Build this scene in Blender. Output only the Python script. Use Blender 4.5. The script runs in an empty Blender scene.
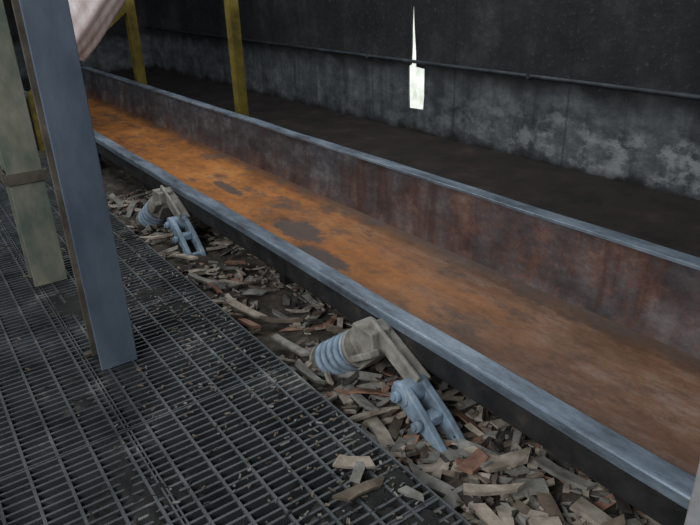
import bpy, bmesh, math, random
from mathutils import Vector, Matrix, noise
random.seed(7)
S=bpy.context.scene
S.view_settings.view_transform='Standard'

# ---------------- node helpers ----------------
def nmat(name):
    m=bpy.data.materials.new(name); m.use_nodes=True
    nt=m.node_tree; b=nt.nodes['Principled BSDF']
    return m,nt,b
def N(nt,t,**k):
    n=nt.nodes.new(t)
    for a,v in k.items(): setattr(n,a,v)
    return n
def noise_fac(nt,scale,detail=8,rough=.6,stretch=(1,1,1),off=(0,0,0)):
    tc=N(nt,'ShaderNodeTexCoord'); mp=N(nt,'ShaderNodeMapping')
    mp.inputs['Scale'].default_value=stretch; mp.inputs['Location'].default_value=off
    nt.links.new(tc.outputs['Object'],mp.inputs['Vector'])
    n=N(nt,'ShaderNodeTexNoise'); n.inputs['Scale'].default_value=scale
    n.inputs['Detail'].default_value=detail; n.inputs['Roughness'].default_value=rough
    nt.links.new(mp.outputs['Vector'],n.inputs['Vector'])
    return n.outputs['Fac']
def ramp(nt,fac,stops):
    r=N(nt,'ShaderNodeValToRGB'); e=r.color_ramp.elements
    while len(e)<len(stops): e.new(.5)
    for i,(p,c) in enumerate(stops):
        e[i].position=p
        e[i].color=(c,c,c,1) if isinstance(c,(int,float)) else (*c,1)
    nt.links.new(fac,r.inputs['Fac']); return r.outputs['Color']
def mix(nt,f,a,b):
    n=N(nt,'ShaderNodeMix'); n.data_type='RGBA'
    for idx,v in ((0,f),(6,a),(7,b)):
        if isinstance(v,(int,float)): n.inputs[idx].default_value=v
        elif isinstance(v,tuple): n.inputs[idx].default_value=(*v,1)
        else: nt.links.new(v,n.inputs[idx])
    return n.outputs[2]
def mth(nt,op,a,b=0.0,c=None):
    n=N(nt,'ShaderNodeMath'); n.operation=op
    for i,v in enumerate((a,b,c)):
        if v is None: continue
        if isinstance(v,(int,float)): n.inputs[i].default_value=v
        else: nt.links.new(v,n.inputs[i])
    return n.outputs[0]
def xyz(nt):
    tc=N(nt,'ShaderNodeTexCoord'); s=N(nt,'ShaderNodeSeparateXYZ')
    nt.links.new(tc.outputs['Object'],s.inputs[0]); return s.outputs
def mapr(nt,v,a,b,c=0,d=1):
    n=N(nt,'ShaderNodeMapRange'); nt.links.new(v,n.inputs[0])
    for i,x in enumerate((a,b,c,d)): n.inputs[i+1].default_value=x
    return n.outputs[0]
def bump(nt,b,fac,st=.3,dist=.01):
    n=N(nt,'ShaderNodeBump'); n.inputs['Strength'].default_value=st; n.inputs['Distance'].default_value=dist
    nt.links.new(fac,n.inputs['Height']); nt.links.new(n.outputs[0],b.inputs['Normal'])
def setc(nt,b,c): nt.links.new(c,b.inputs['Base Color'])
def simple(name,c1,c2,c3=None,scale=12,rough=.7,metal=0,bs=.3,bd=.004,stretch=(1,1,1)):
    m,nt,b=nmat(name)
    f=noise_fac(nt,scale,stretch=stretch)
    st=[(.35,c1),(.6,c2)]+([(.72,c3)] if c3 else [])
    setc(nt,b,ramp(nt,f,st)); b.inputs['Roughness'].default_value=rough; b.inputs['Metallic'].default_value=metal
    bump(nt,b,noise_fac(nt,scale*4),bs,bd); return m

# wall
m_wall,nt,b=nmat('old_concrete')
o=xyz(nt)
base=ramp(nt,noise_fac(nt,1.6,10,.65),[(.35,(.011,.011,.012)),(.55,(.030,.030,.031)),(.7,(.068,.068,.066))])
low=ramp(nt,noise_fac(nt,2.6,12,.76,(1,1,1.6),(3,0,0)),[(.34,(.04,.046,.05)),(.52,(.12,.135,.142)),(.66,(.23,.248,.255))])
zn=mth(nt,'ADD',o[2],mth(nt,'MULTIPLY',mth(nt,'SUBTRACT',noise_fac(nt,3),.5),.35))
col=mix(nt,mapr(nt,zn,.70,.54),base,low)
sp=ramp(nt,noise_fac(nt,24,5,.75),[(.57,0.),(.67,1.)])
col=mix(nt,mth(nt,'MULTIPLY',sp,.45),col,(.15,.16,.165))
dr=ramp(nt,noise_fac(nt,3,8,.65,(1.8,1,.15)),[(.48,0.),(.62,1.)])
col=mix(nt,mth(nt,'MULTIPLY',dr,.5),col,(.016,.016,.018))
ef=ramp(nt,noise_fac(nt,3.2,10,.7,(1,1,1.4),(1,0,2)),[(.49,0.),(.58,1.)])
ef=mth(nt,'MULTIPLY',ef,mth(nt,'MULTIPLY',mapr(nt,zn,.55,.3),mapr(nt,o[0],-5.5,-3.2,.2,1)))
col=mix(nt,mth(nt,'MULTIPLY',ef,.85),col,(.36,.38,.39))
jx=mth(nt,'ABSOLUTE',mth(nt,'SUBTRACT',mth(nt,'FRACT',mth(nt,'MULTIPLY',mth(nt,'ADD',o[0],mth(nt,'MULTIPLY',noise_fac(nt,6),.02)),.72)),.5))
col=mix(nt,mth(nt,'MULTIPLY',mapr(nt,jx,.012,.004),.4),col,(.012,.012,.012))
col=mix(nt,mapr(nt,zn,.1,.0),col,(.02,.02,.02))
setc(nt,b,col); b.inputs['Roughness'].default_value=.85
bump(nt,b,noise_fac(nt,12),.6,.02)

m_floor=simple('dirty_floor',(.012,.009,.007),(.030,.021,.017),(.055,.043,.034),3,.9,0,.6,.02)
m_dirt=simple('wood_dust_dirt',(.028,.023,.018),(.10,.084,.064),(.22,.19,.15),9,.95,0,.9,.02)
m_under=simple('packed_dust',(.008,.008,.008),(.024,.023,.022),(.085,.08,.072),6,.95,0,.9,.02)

# trough interior
m_tr,nt,b=nmat('rusted_trough_bed')
o=xyz(nt)
n1=noise_fac(nt,2.8,14,.78,(.6,1,1))
rust=ramp(nt,n1,[(.33,(.13,.055,.022)),(.43,(.32,.118,.028)),(.56,(.52,.195,.042)),(.7,(.58,.30,.11))])
n2=noise_fac(nt,1.7,8,.6,(.5,1.3,1),(4,1,0))
grey=ramp(nt,noise_fac(nt,7,12,.78,(.4,1,1)),[(.36,(.09,.055,.042)),(.5,(.20,.12,.085)),(.64,(.32,.25,.21))])
gx=mapr(nt,mth(nt,'ADD',o[0],mth(nt,'MULTIPLY',n2,1.8)),-1.6,-.5)
gy=mth(nt,'MULTIPLY',mapr(nt,mth(nt,'ADD',o[1],mth(nt,'MULTIPLY',n2,.3)),2.15,2.45),mapr(nt,o[0],-4.0,-2.4))
g=mth(nt,'MAXIMUM',gx,gy)
col=mix(nt,mth(nt,'MULTIPLY',g,.82),rust,grey)
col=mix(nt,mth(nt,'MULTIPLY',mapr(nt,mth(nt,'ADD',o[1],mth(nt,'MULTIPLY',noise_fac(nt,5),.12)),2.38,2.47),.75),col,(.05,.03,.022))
pt=ramp(nt,noise_fac(nt,3.4,12,.78,(.7,1.2,1),(7.3,2,0)),[(.52,0.),(.60,1.)])
col=mix(nt,mth(nt,'MULTIPLY',pt,.7),col,(.095,.074,.062))
pt2=ramp(nt,noise_fac(nt,7,12,.8,(.6,1.2,1),(1.3,6,0)),[(.55,0.),(.62,1.)])
col=mix(nt,mth(nt,'MULTIPLY',pt2,.5),col,(.10,.055,.035))
fl=ramp(nt,noise_fac(nt,30,6,.7),[(.6,0.),(.68,1.)])
col=mix(nt,mth(nt,'MULTIPLY',fl,.4),col,(.10,.06,.04))
def blob(cx,cy,rx,ry):
    dx=mth(nt,'DIVIDE',mth(nt,'SUBTRACT',o[0],cx),rx); dy=mth(nt,'DIVIDE',mth(nt,'SUBTRACT',o[1],cy),ry)
    d=mth(nt,'ADD',mth(nt,'MULTIPLY',dx,dx),mth(nt,'MULTIPLY',dy,dy))
    d=mth(nt,'ADD',d,mth(nt,'MULTIPLY',mth(nt,'SUBTRACT',noise_fac(nt,14,8,.7),.5),3.2))
    return mapr(nt,d,1.2,.6)
for q in ((-3.42,1.95,.26,.12),(-2.95,1.83,.26,.07),(-3.1,1.70,.14,.1),(-4.6,2.0,.3,.05)):
    col=mix(nt,mth(nt,'MULTIPLY',blob(*q),.85),col,(.075,.07,.066))
setc(nt,b,col); b.inputs['Roughness'].default_value=.58
bump(nt,b,noise_fac(nt,14),.4,.01)

m_tw,nt,b=nmat('rusted_trough_side')
o=xyz(nt)
r1=ramp(nt,noise_fac(nt,6,14,.8,(.6,1,.8)),[(.34,(.04,.022,.017)),(.47,(.14,.068,.05)),(.56,(.24,.125,.092)),(.68,(.40,.31,.265))])
b1=ramp(nt,noise_fac(nt,6,12,.78,(.6,1,1)),[(.35,(.035,.039,.046)),(.52,(.095,.105,.12)),(.66,(.22,.232,.25))])
f=mapr(nt,mth(nt,'ADD',o[0],mth(nt,'MULTIPLY',noise_fac(nt,2.5,10,.7),2.6)),-2.7,-1.0,0.0,.85)
lowr=mapr(nt,mth(nt,'ADD',o[2],mth(nt,'MULTIPLY',noise_fac(nt,7,8,.7,(1,1,.3)),.3)),.42,.29,0,.75)
f=mth(nt,'MAXIMUM',f,lowr)
gp=ramp(nt,noise_fac(nt,4.2,12,.8,(1,1,.5),(2,5,1)),[(.47,0.),(.56,1.)])
f=mth(nt,'MULTIPLY',f,mth(nt,'SUBTRACT',1.,mth(nt,'MULTIPLY',gp,.6)))
col=mix(nt,f,b1,r1)
st=ramp(nt,noise_fac(nt,10,6,.6,(1,1,.10)),[(.52,0.),(.64,1.)])
col=mix(nt,mth(nt,'MULTIPLY',st,.5),col,(.07,.034,.025))
gt=mapr(nt,mth(nt,'ADD',o[2],mth(nt,'MULTIPLY',noise_fac(nt,8,8,.75,(1,1,.6)),.16)),.53,.59)
col=mix(nt,mth(nt,'MULTIPLY',gt,.5),col,(.025,.024,.027))
setc(nt,b,col); b.inputs['Roughness'].default_value=.5; b.inputs['Metallic'].default_value=.15
bump(nt,b,noise_fac(nt,16),.4,.008)

m_rim,nt,b=nmat('worn_blue_grey_steel')
c=ramp(nt,noise_fac(nt,6,12,.75,(.35,1,1)),[(.36,(.09,.105,.125)),(.5,(.20,.255,.315)),(.64,(.35,.42,.48))])
rf=ramp(nt,noise_fac(nt,9,10,.75,(.5,1,1),(3,3,3)),[(.57,0.),(.64,1.)])
c=mix(nt,mth(nt,'MULTIPLY',rf,.5),c,(.12,.09,.078))
setc(nt,b,c); b.inputs['Roughness'].default_value=.42; b.inputs['Metallic'].default_value=.25
bump(nt,b,noise_fac(nt,25),.3,.004)
m_side=simple('dark_steel',(.012,.012,.013),(.035,.034,.035),(.08,.06,.048),8,.65,.2,.3,.005)
m_colb=simple('blue_grey_paint',(.085,.115,.155),(.145,.185,.235),(.22,.255,.285),5,.55,0,.2,.004,(1,1,.4))
m_colr=simple('rusty_brown_paint',(.06,.05,.038),(.14,.12,.095),(.2,.19,.16),7,.8,0,.3,.004)
m_colg=simple('green_beige_paint',(.12,.15,.12),(.27,.26,.20),(.40,.37,.30),7,.75,0,.3,.004,(1,1,.5))
m_yel=simple('yellow_paint',(.10,.075,.012),(.24,.18,.025),(.30,.25,.06),6,.6,0,.2,.004)
m_bar=simple('galvanised_dusty_bar',(.036,.041,.044),(.10,.108,.112),(.28,.28,.27),4,.5,.2,.4,.003)
m_blue=simple('dusty_light_blue_paint',(.16,.20,.24),(.31,.42,.53),(.50,.53,.54),12,.6,0,.4,.003)
m_bei=simple('dusty_beige_steel',(.17,.155,.13),(.37,.35,.305),(.52,.50,.46),11,.85,0,.5,.005)
m_pink=simple('pale_pinkish_fabric',(.55,.42,.40),(.72,.63,.61),(.82,.78,.77),4,.8,0,.3,.01,(1,3,1))
m_pipe=simple('painted_conduit',(.03,.036,.038),(.065,.078,.086),(.11,.125,.13),5,.6,.1,.2,.003)
m_white=simple('pale_dusty_paint',(.20,.20,.20),(.34,.34,.34),(.42,.42,.42),8,.7)
woods=[simple('wood_beige',(.22,.18,.14),(.45,.39,.315),(.60,.56,.49),14,.85),
       simple('wood_brown',(.09,.068,.05),(.20,.155,.115),(.28,.24,.19),14,.85),
       simple('wood_grey',(.13,.125,.11),(.29,.275,.245),(.42,.40,.37),14,.9),
       simple('wood_red',(.18,.09,.06),(.36,.20,.14),(.42,.28,.21),14,.85),
       simple('wood_dark',(.02,.017,.015),(.055,.048,.04),(.10,.09,.075),14,.9)]

# ---------------- mesh helpers ----------------
def obj_from(bm,name,mats,parent=None,smooth=False):
    me=bpy.data.meshes.new(name); bm.normal_update(); bm.to_mesh(me); bm.free()
    for m in mats: me.materials.append(m)
    if smooth:
        for p in me.polygons: p.use_smooth=True
    ob=bpy.data.objects.new(name,me); S.collection.objects.link(ob)
    if parent: ob.parent=parent
    return ob
def empty(name,loc=(0,0,0)):
    e=bpy.data.objects.new(name,None); e.location=loc; S.collection.objects.link(e); e.empty_display_size=.1; return e
def box(bm,lo,hi,mi=0,M=None):
    vs=[]
    for z in (lo[2],hi[2]):
        for x,y in ((lo[0],lo[1]),(hi[0],lo[1]),(hi[0],hi[1]),(lo[0],hi[1])):
            v=Vector((x,y,z)); vs.append(bm.verts.new(M@v if M else v))
    for f in ((3,2,1,0),(4,5,6,7),(0,1,5,4),(1,2,6,5),(2,3,7,6),(3,0,4,7)):
        fc=bm.faces.new([vs[i] for i in f]); fc.material_index=mi
def beam(bm,p,q,w,h,mi=0,up=(0,1,0)):
    p=Vector(p);q=Vector(q);d=q-p;L=d.length;d.normalize()
    s=Vector(up).cross(d).normalized(); u=d.cross(s)
    M=Matrix((( d.x,s.x,u.x,p.x),(d.y,s.y,u.y,p.y),(d.z,s.z,u.z,p.z),(0,0,0,1)))
    box(bm,(0,-w/2,-h/2),(L,w/2,h/2),mi,M)
def tube(bm,pts,r,seg=12,mi=0,cap=True):
    rings=[];n=len(pts);pts=[Vector(p) for p in pts]
    prev=None
    for i,p in enumerate(pts):
        t=(pts[min(i+1,n-1)]-pts[max(i-1,0)]).normalized()
        if prev is None: a=t.orthogonal().normalized()
        else: a=(prev-t*prev.dot(t)).normalized()
        prev=a; c=t.cross(a)
        rr=r[i] if isinstance(r,(list,tuple)) else r
        rings.append([bm.verts.new(p+(a*math.cos(2*math.pi*k/seg)+c*math.sin(2*math.pi*k/seg))*rr) for k in range(seg)])
    for i in range(n-1):
        for k in range(seg):
            f=bm.faces.new((rings[i][k],rings[i][(k+1)%seg],rings[i+1][(k+1)%seg],rings[i+1][k])); f.material_index=mi; f.smooth=True
    if cap:
        f=bm.faces.new(rings[0][::-1]); f.material_index=mi
        f=bm.faces.new(rings[-1]); f.material_index=mi
def prism(bm,poly,y0,y1,mi=0):
    a=[bm.verts.new((x,y0,z)) for x,z in poly]; c=[bm.verts.new((x,y1,z)) for x,z in poly]
    fs=[bm.faces.new(a),bm.faces.new(c[::-1])]
    n=len(poly)
    for i in range(n): fs.append(bm.faces.new((a[i],c[i],c[(i+1)%n],a[(i+1)%n])))
    for f in fs: f.material_index=mi
def bevel(ob,w=.004,s=2):
    m=ob.modifiers.new('bev','BEVEL'); m.width=w; m.segments=s; m.limit_method='ANGLE'

# ---------------- room ----------------
WY=4.71
hole=[(-5.59,.245),(-5.35,.255),(-5.335,.40),(-5.335,.69),(-5.47,.70),(-5.475,.85),(-5.49,1.0),(-5.505,1.15),(-5.515,1.31),(-5.54,1.31),(-5.55,1.1),(-5.55,.9),(-5.56,.72),(-5.60,.70),(-5.60,.45)]  # slot outline follows the patch of sunlight on the wall
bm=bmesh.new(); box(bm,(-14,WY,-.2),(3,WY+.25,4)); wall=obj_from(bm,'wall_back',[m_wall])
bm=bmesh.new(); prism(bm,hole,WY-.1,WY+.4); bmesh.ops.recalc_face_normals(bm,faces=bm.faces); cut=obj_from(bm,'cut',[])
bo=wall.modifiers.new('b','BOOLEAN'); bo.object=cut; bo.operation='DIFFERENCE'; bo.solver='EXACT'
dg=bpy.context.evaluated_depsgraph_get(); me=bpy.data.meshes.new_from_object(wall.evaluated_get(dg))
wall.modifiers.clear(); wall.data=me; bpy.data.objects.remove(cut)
m_day,nt,b=nmat('sun_patch_emission')  # self-lit pale colour standing in for sunlight on the wall
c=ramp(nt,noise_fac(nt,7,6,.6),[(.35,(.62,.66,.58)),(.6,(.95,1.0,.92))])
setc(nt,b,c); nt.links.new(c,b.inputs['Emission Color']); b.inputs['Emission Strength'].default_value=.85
bm=bmesh.new(); box(bm,(-5.7,WY+.02,.2),(-5.2,WY+.04,1.35)); obj_from(bm,'sun_patch_glow_1',[m_day])  # glowing pane added in the slot to give the sunlight patch
bm=bmesh.new(); box(bm,(-14.2,-4,-.4),(-14,WY+.25,4)); obj_from(bm,'wall_left',[m_wall])
bm=bmesh.new(); box(bm,(-14,2.62,-.4),(3,WY,0)); obj_from(bm,'floor',[m_floor])
def heap(x,y):
    return -.13+.05*noise.noise(Vector((x*1.3,y*1.7,1)))+.03*noise.noise(Vector((x*5,y*5,2)))+.015*noise.noise(Vector((x*16,y*16,2)))
bm=bmesh.new()
nx,ny=320,70; x0,x1,y0,y1=-8.0,.4,1.165,2.5
g=[[bm.verts.new((x0+(x1-x0)*i/nx,y0+(y1-y0)*j/ny,heap(x0+(x1-x0)*i/nx,y0+(y1-y0)*j/ny))) for j in range(ny+1)] for i in range(nx+1)]
for i in range(nx):
    for j in range(ny): bm.faces.new((g[i][j],g[i+1][j],g[i+1][j+1],g[i][j+1])).smooth=True
obj_from(bm,'sawdust_heap',[m_dirt])
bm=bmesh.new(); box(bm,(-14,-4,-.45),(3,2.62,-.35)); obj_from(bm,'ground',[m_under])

bm=bmesh.new(); tube(bm,[(-14,WY-.03,.80),(-5,WY-.03,.755),(2.5,WY-.03,.735)],.018,10)
for i in range(7):
    x=-13.5+i*2.4; z=.80-.045*min(1,(x+14)/9)-(.02*(x+5)/7.5 if x>-5 else 0)
    box(bm,(x-.015,WY-.05,z-.022),(x+.015,WY,z+.022))
obj_from(bm,'wall_conduit',[m_pipe])

# ---------------- trough ----------------
TX0,TX1=-10.6,.9
YN,YF=1.53,2.46
ZB,ZN,ZF=.10,.25,.503
tr=empty('conveyor_trough')
bm=bmesh.new()
prof=[(YN+.02,ZN-.012),(YN+.02,ZB+.02),(YN+.035,ZB+.004)]
prof+=[(1.75,ZB),(2.0,ZB),(2.2,ZB),(YF-.10,ZB),(YF-.06,ZB+.008),(YF-.035,ZB+.028)]
nseg=110
def sweep(bm,prof,mi=0,smooth=True,wob=0):
    rows=[]
    for i in range(nseg+1):
        x=TX0+(TX1-TX0)*i/nseg
        rows.append([bm.verts.new((x,y+wob*noise.noise(Vector((x*1.5,y,3)))*(1 if z>ZB+.03 else 0),z+wob*.7*noise.noise(Vector((x*1.2,y*2,z))))) for y,z in prof])
    for i in range(nseg):
        for k in range(len(prof)-1):
            f=bm.faces.new((rows[i][k],rows[i][k+1],rows[i+1][k+1],rows[i+1][k])); f.material_index=mi; f.smooth=smooth
sweep(bm,prof,0,True,.004)
obj_from(bm,'bed',[m_tr],tr)
bm=bmesh.new()
sweep(bm,[(YF-.036,ZB+.027),(YF-.02,ZB+.08),(YF-.012,ZB+.17),(YF-.008,ZB+.27),(YF-.002,ZF-.004)],0,True,.010)
obj_from(bm,'far_side_lining',[m_tw],tr)
bm=bmesh.new()
box(bm,(TX0,YF+.004,ZB-.02),(TX1,YF+.02,ZF-.006))
box(bm,(TX0,YN,ZB+.005),(TX1,YN+.016,ZN-.008))
box(bm,(TX0,YN+.016,ZB-.022),(TX1,YF+.004,ZB-.01))
for i in range(10):
    x=TX0+.4+i*1.2; box(bm,(x,YN+.03,ZB-.1),(x+.06,YF-.05,ZB-.022))
box(bm,(TX0-.012,YN,ZB-.02),(TX0,YF+.02,ZN-.01))
obj_from(bm,'outer_plates',[m_side],tr)
def rimsweep(prof,name):
    bm=bmesh.new(); rows=[]; n=140
    for i in range(n+1):
        x=TX0+(TX1-TX0)*i/n
        dy=.006*noise.noise(Vector((x*1.3,0,9))); dz=.006*noise.noise(Vector((x*1.7,4,9)))
        rows.append([bm.verts.new((x,y+dy,z+dz)) for y,z in prof])
    m=len(prof)
    for i in range(n):
        for k in range(m): bm.faces.new((rows[i][k],rows[i+1][k],rows[i+1][(k+1)%m],rows[i][(k+1)%m]))
    bm.faces.new(rows[0]); bm.faces.new(rows[-1][::-1])
    bmesh.ops.recalc_face_normals(bm,faces=bm.faces)
    return obj_from(bm,name,[m_rim],tr)
rimsweep([(YF-.012,ZF-.012),(YF-.012,ZF+.002),(YF-.009,ZF+.004),(YF+.072,ZF+.004),(YF+.077,ZF+.001),(YF+.078,ZF-.06),(YF+.069,ZF-.06),(YF+.068,ZF-.008),(YF,ZF-.008)],'far_rim')
rimsweep([(YN-.012,ZN-.040),(YN-.016,ZN-.001),(YN-.012,ZN+.005),(YN-.004,ZN+.007),(YN+.070,ZN+.007),(YN+.077,ZN+.003),(YN+.077,ZN-.006),(YN+.004,ZN-.007),(YN+.001,ZN-.040)],'near_rim')

# ---------------- rocker arms with springs ----------------
def rocker(ox,seed=0):
    e=empty('spring_rocker_arm',(ox,0,0))
    bm=bmesh.new()
    beam(bm,(-.30,1.485,.215),(.02,1.485,.07),.02,.085,0,(0,1,0))
    beam(bm,(-.30,1.45,.215),(.02,1.45,.07),.085,.02,0,(0,1,0))
    prism(bm,[(-.36,.21),(-.22,.21),(-.20,.10),(-.32,-.02),(-.42,.03)],1.40,1.505)
    beam(bm,(-.40,1.39,.0),(-.16,1.37,.16),.03,.05,0,(0,1,0))
    ob=obj_from(bm,'upper_arm',[m_bei],e); bevel(ob,.006)
    bm=bmesh.new()
    tube(bm,[(.0,1.37,.04),(.0,1.505,.04)],.052,20)
    for y,dx in ((1.395,0),(1.485,.02)):
        prism(bm,[(-.05,.075),(.03,.085),(.15+dx,.0),(.27+dx,-.10),(.305+dx,-.16),(.24+dx,-.17),(.16,-.09),(-.045,-.005)],y-.016,y+.016)
    box(bm,(.10,1.41,-.045),(.16,1.47,.0))
    box(bm,(.22,1.37,-.18),(.36,1.50,-.16))
    box(bm,(.24,1.395,-.16),(.27,1.485,-.11))
    ob=obj_from(bm,'lower_fork',[m_blue],e); bevel(ob,.006)
    bm=bmesh.new()
    for (x,z) in ((0,.04),(.13,-.03),(.26,-.12)):
        tube(bm,[(x,1.345,z),(x,1.375,z)],.024,6)
        tube(bm,[(x,1.335,z),(x,1.35,z)],.012,10)
    obj_from(bm,'bolts',[m_blue],e)
    bm=bmesh.new()
    A=Vector((-.38,1.44,.055)); B=Vector((-.58,1.40,-.10)); d=(B-A).normalized(); s=d.orthogonal().normalized(); u=d.cross(s)
    L=(B-A).length; pts=[]; T=5
    for i in range(int(T*24)+1):
        a=2*math.pi*i/24; k=i/(T*24)
        pts.append(A+d*(L*k)+(s*math.cos(a)+u*math.sin(a))*.080)
    tube(bm,pts,.0165,8)
    obj_from(bm,'coil_spring',[m_blue],e)
    bm=bmesh.new()
    tube(bm,[A-d*.03,A],.095,24); tube(bm,[B,B+d*.02],.095,24); tube(bm,[A,B],.02,10)
    box(bm,(-.78,1.36,-.30),(-.56,1.50,-.17))
    obj_from(bm,'spring_seats',[m_bei],e)
    bm=bmesh.new()
    box(bm,(-.80,1.36,-.35),(.42,1.51,-.18))
    obj_from(bm,'base_rail',[m_side],e)
rocker(-1.68); rocker(-4.25); rocker(-6.82)

# ---------------- columns ----------------
def hbeam(name,x,y,w,d,h,mf,ms,z0=0):
    e=empty(name,(x,y,z0)); t=.014
    bm=bmesh.new()
    box(bm,(-t,-w/2,0),(0,w/2,h)); ob=obj_from(bm,'front_flange',[mf],e); bevel(ob,.003)
    bm=bmesh.new()
    box(bm,(-d,-w/2,0),(-d+t,w/2,h)); ob=obj_from(bm,'rear_flange',[ms],e); bevel(ob,.003)
    bm=bmesh.new()
    box(bm,(-d+t,-.006,0),(-t,.006,h)); obj_from(bm,'web',[ms],e)
    bm=bmesh.new()
    box(bm,(-d-.03,-w/2-.03,-.003),(-d+.0,w/2,.012))
    for s in(-1,1): box(bm,(-d+.03,s*.045-.012,.0),(-d+.06,s*.045+.012,.03))
    obj_from(bm,'base_plate',[m_colr],e)
    return e
hbeam('steel_column',-2.69,.541,.166,.17,3.6,m_colb,m_colr)
e=hbeam('steel_column',-3.85,.489,.183,.17,3.6,m_colg,m_colg)
bm=bmesh.new()
box(bm,(-.01,-.11,.62),(.012,.11,.68)); box(bm,(-.19,-.11,.62),(.0,-.095,.68))
obj_from(bm,'splice_plate',[m_colr],e)

e=empty('handrail_post',(-.385,1.10,0))
bm=bmesh.new(); box(bm,(-.03,-.03,0),(.03,.03,1.05)); ob=obj_from(bm,'post',[m_white],e); bevel(ob,.006,3)
bm=bmesh.new(); box(bm,(-.05,-.05,.002),(.05,.045,.012)); obj_from(bm,'foot_plate',[m_white],e)
bm=bmesh.new(); tube(bm,[(0,0,1.05),(0,0,1.07),(.05,0,1.10),(1.0,0,1.10)],.021,12); obj_from(bm,'top_rail',[m_white],e)

# ---------------- yellow posts ----------------
def post(x,y,w,brace=False):
    e=empty('yellow_steel_post',(x,y,0))
    bm=bmesh.new(); box(bm,(-w/2,-w/2,0),(w/2,w/2,3.2)); box(bm,(-w,-w,0),(w,w,.015))
    ob=obj_from(bm,'post',[m_yel],e); bevel(ob,.006)
    if brace:
        bm=bmesh.new(); beam(bm,(0,-.05,1.36),(-.1,-1.32,.42),.09,.09,0,(1,0,0)); obj_from(bm,'brace',[m_yel],e)
        bm=bmesh.new(); box(bm,(-.15,-1.38,-.35),(-.05,-1.28,.45)); obj_from(bm,'short_leg',[m_yel],e)
post(-5.76,2.74,.10); post(-8.73,2.74,.12,True)

# ---------------- fabric chute ----------------
bm=bmesh.new()
A=Vector((-7.46,1.56,1.06)); B=Vector((-7.40,2.48,2.05)); d=(B-A).normalized(); s=Vector((1,0,0)); u=d.cross(s)
rings=[]
for i in range(25):
    k=i/24; row=[]
    for j in range(64):
        a=2*math.pi*j/64
        r=.25*(1+.05*math.sin(a*7+k*2)+.03*math.sin(a*13))*(1+.04*math.sin(k*9))*(1.05+.1*k)
        row.append(bm.verts.new(A+d*((B-A).length*k)+(s*math.cos(a)+u*math.sin(a))*r))
    rings.append(row)
for i in range(24):
    for j in range(64): bm.faces.new((rings[i][j],rings[i][(j+1)%64],rings[i+1][(j+1)%64],rings[i+1][j])).smooth=True
ob=obj_from(bm,'fabric_chute',[m_pink]); sm=ob.modifiers.new('s','SOLIDIFY'); sm.thickness=.01

# ---------------- grating ----------------
gr=empty('floor_grating')
bm=bmesh.new()
X0,X1,Y0,Y1=-7.2,.3,-1.6,1.15
x=X0; pitch=.040
while x<X1:
    jig=random.uniform(-.003,.003); dz=random.uniform(-.002,.001)
    box(bm,(x-.005+jig,Y0,-.03),(x+.005+jig,Y1-.006,dz)); x+=pitch
y=Y0
while y<Y1-.02:
    box(bm,(X0,y-.0055,-.012),(X1,y+.0055,.002)); y+=.11
obj_from(bm,'bars',[m_bar],gr)
bm=bmesh.new()
box(bm,(X0,Y1-.006,-.045),(X1,Y1+.002,.002))
for x in (-6.2,-5.2,-4.2,-3.2,-2.2,-1.2,-.2):
    box(bm,(x-.011,Y0,-.032),(x-.005,Y1-.006,.003)); box(bm,(x+.005,Y0,-.032),(x+.011,Y1-.006,.003))
for y in (-.32,.42): box(bm,(X0,y-.010,-.032),(X1,y-.004,.003)); box(bm,(X0,y+.004,-.032),(X1,y+.010,.003))
obj_from(bm,'panel_frames',[m_bar],gr)
bm=bmesh.new()
for x in (-6,-4.6,-3.2,-1.8,-.4): box(bm,(x-.04,Y0,-.15),(x+.04,Y1-.02,-.046))
obj_from(bm,'support_joists',[m_side],gr)
bm=bmesh.new(); nx,ny=460,190
g=[]
for i in range(nx+1):
    row=[]
    for j in range(ny+1):
        x=X0+(X1-X0)*i/nx; y=Y0+(Y1-.02-Y0)*j/ny
        h=-.030+.08*max(-.5,noise.noise(Vector((x*1.6,y*1.6,5)))+.35*noise.noise(Vector((x*7,y*7,6)))+.35*noise.noise(Vector((x*30,y*30,8))))
        row.append(bm.verts.new((x,y,min(h,.003+.004*noise.noise(Vector((x*40,y*40,1)))))))
    g.append(row)
for i in range(nx):
    for j in range(ny): bm.faces.new((g[i][j],g[i+1][j],g[i+1][j+1],g[i][j+1])).smooth=True
obj_from(bm,'caked_dust',[m_under],gr)

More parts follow.
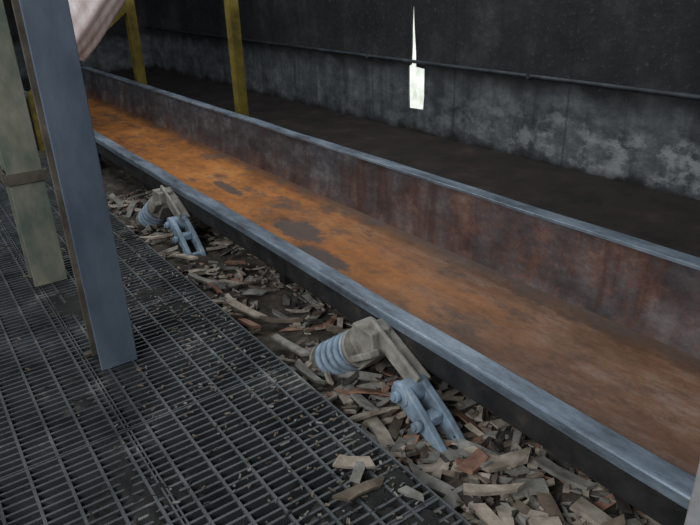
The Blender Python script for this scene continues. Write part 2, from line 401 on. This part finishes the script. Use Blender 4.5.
# ---------------- wood debris ----------------
def slat(bm,c,L,w,t,yaw,pitch,roll,mi):
    M=Matrix.Translation(c)@Matrix.Rotation(yaw,4,'Z')@Matrix.Rotation(pitch,4,'Y')@Matrix.Rotation(roll,4,'X')
    bend=random.uniform(-.07,.07)*L
    top=[];bot=[]; n=3
    tp=random.uniform(.6,1.15); e0=random.uniform(-.13,.13)*L; e1=random.uniform(-.13,.13)*L
    for i in range(n+1):
        k=i/n-.5; ww=w*(1+(tp-1)*i/n)/2
        wa=ww*random.uniform(.85,1.08); wb=ww*random.uniform(.85,1.08)
        zz=bend*(4*k*k)
        sh=e0 if i==0 else e1 if i==n else 0
        a=L*k+sh; a2=L*k-sh
        top.append((bm.verts.new(M@Vector((a,-wa,zz+t/2))),bm.verts.new(M@Vector((a2,wb,zz+t/2)))))
        bot.append((bm.verts.new(M@Vector((a,-wa,zz-t/2))),bm.verts.new(M@Vector((a2,wb,zz-t/2)))))
    fs=[]
    for i in range(n):
        fs.append((top[i][0],top[i+1][0],top[i+1][1],top[i][1])); fs.append((bot[i][1],bot[i+1][1],bot[i+1][0],bot[i][0]))
        fs.append((top[i][0],bot[i][0],bot[i+1][0],top[i+1][0])); fs.append((top[i+1][1],bot[i+1][1],bot[i][1],top[i][1]))
    fs.append((top[0][0],top[0][1],bot[0][1],bot[0][0])); fs.append((top[n][1],top[n][0],bot[n][0],bot[n][1]))
    for f in fs: bm.faces.new(f).material_index=mi
bm=bmesh.new()
def cho(): return random.choices(range(5),(30,22,32,5,11))[0]
cnt=0
while cnt<2500:
    x=-.1-5.6*random.random()**1.25; y=random.uniform(1.18,2.1)
    if noise.noise(Vector((x*2.5,y*2.5,11)))+random.uniform(-.5,.5)+(.35 if x>-1.7 else -.08)<0: continue
    cnt+=1
    r=random.random()
    if r<.16: L=random.uniform(.12,.26); w=random.uniform(.022,.055)
    elif r<.5: L=random.uniform(.05,.13); w=random.uniform(.015,.042)
    else: L=random.uniform(.012,.05); w=random.uniform(.005,.022)
    t=random.uniform(.004,.016)
    z=heap(x,y)+random.uniform(.0,.04)
    slat(bm,Vector((x,y,z)),L,w,t,random.gauss(.2,1.0) if r<.16 else random.uniform(0,6.28),random.uniform(-.3,.3),random.uniform(-.5,.5),cho())
for (x,y,L,w,yaw,mi) in ((-3.0,1.33,.24,.05,.35,0),(-2.9,1.28,.2,.045,.1,3),(-2.75,1.42,.22,.04,.7,1),(-1.69,1.27,.24,.055,-.3,0),(-1.62,1.22,.2,.045,.2,2),(-1.22,1.50,.20,.055,1.2,0),(-1.05,1.62,.2,.055,.3,2),(-.95,1.45,.24,.045,-.5,1),(-.85,1.55,.18,.07,.1,0),(-.8,1.3,.22,.05,.6,2),(-1.15,1.36,.2,.045,.9,0),(-3.5,1.30,.25,.04,.5,2),(-3.9,1.33,.22,.04,.2,0),(-4.3,1.28,.28,.04,.9,0),(-2.2,1.25,.2,.05,.0,2),(-2.45,1.3,.26,.04,.15,2),(-1.9,1.33,.22,.05,-.1,2),(-1.0,1.25,.26,.05,-.1,0),(-1.3,1.24,.22,.045,.3,2),(-1.1,1.48,.14,.08,.8,2),(-.9,1.38,.13,.09,-.4,0),(-.75,1.45,.15,.08,1.1,0),(-1.28,1.4,.13,.06,1.8,3),(-.7,1.62,.2,.06,.2,2)):
    slat(bm,Vector((x,y,heap(x,y)+.045)),L,w,.016,yaw,random.uniform(-.2,.2),random.uniform(-.25,.25),mi)
obj_from(bm,'wood_debris',woods)
bm=bmesh.new()
for (x,y,L,w,yaw,mi) in ((-1.49,1.01,.13,.05,.9,0),(-1.37,.96,.17,.045,1.5,1),(-1.44,.99,.1,.04,2.3,2),(-1.25,1.08,.08,.03,.4,2)):
    slat(bm,Vector((x,y,.018)),L,w,.012,yaw,.06,.1,mi)
for i in range(750):
    x=random.uniform(-4.5,-.6); y=1.13-abs(random.gauss(0,.35))
    if -4.2<x<-2.6 and .3<y<.7: continue
    slat(bm,Vector((x,y,.006)),random.uniform(.006,.026)*(1.6 if random.random()<.08 else 1),random.uniform(.003,.010),.004,random.uniform(0,6),0,0,random.choice((1,1,2,4,2)))
obj_from(bm,'wood_scraps',woods)

# ---------------- lights ----------------
def area(name,loc,tgt,size,e,col):
    l=bpy.data.lights.new(name,'AREA'); l.shape='RECTANGLE'; l.size=size[0]; l.size_y=size[1]; l.energy=e; l.color=col
    o=bpy.data.objects.new(name,l); S.collection.objects.link(o); o.location=loc
    o.rotation_euler=(Vector(tgt)-Vector(loc)).to_track_quat('-Z','Y').to_euler()
area('open_bay_daylight',(-.5,-3.2,3.4),(-2.5,1.8,0),(5,2.5),200,(.96,.98,1))
area('roof_light',(-5.5,2.4,4.2),(-4.6,1.9,0),(6,1.0),115,(.94,.97,1))
w=bpy.data.worlds.new('world'); S.world=w; w.use_nodes=True
w.node_tree.nodes['Background'].inputs[0].default_value=(.55,.61,.67,1); w.node_tree.nodes['Background'].inputs[1].default_value=.22

# ---------------- camera ----------------
cd=bpy.data.cameras.new('camera'); cam=bpy.data.objects.new('camera',cd); S.collection.objects.link(cam); S.camera=cam
cd.sensor_width=36; cd.lens=36*640/700; cd.clip_start=.05
Xw=Vector((490,267,-640)).normalized(); Zw=-Vector((50,1440,640)).normalized(); Yw=Zw.cross(Xw).normalized(); Xw=Yw.cross(Zw)
R=Matrix(((Xw.x,-Xw.y,-Xw.z),(Yw.x,-Yw.y,-Yw.z),(Zw.x,-Zw.y,-Zw.z)))
cam.matrix_world=Matrix.Translation((0,0,1.6))@R.to_4x4()
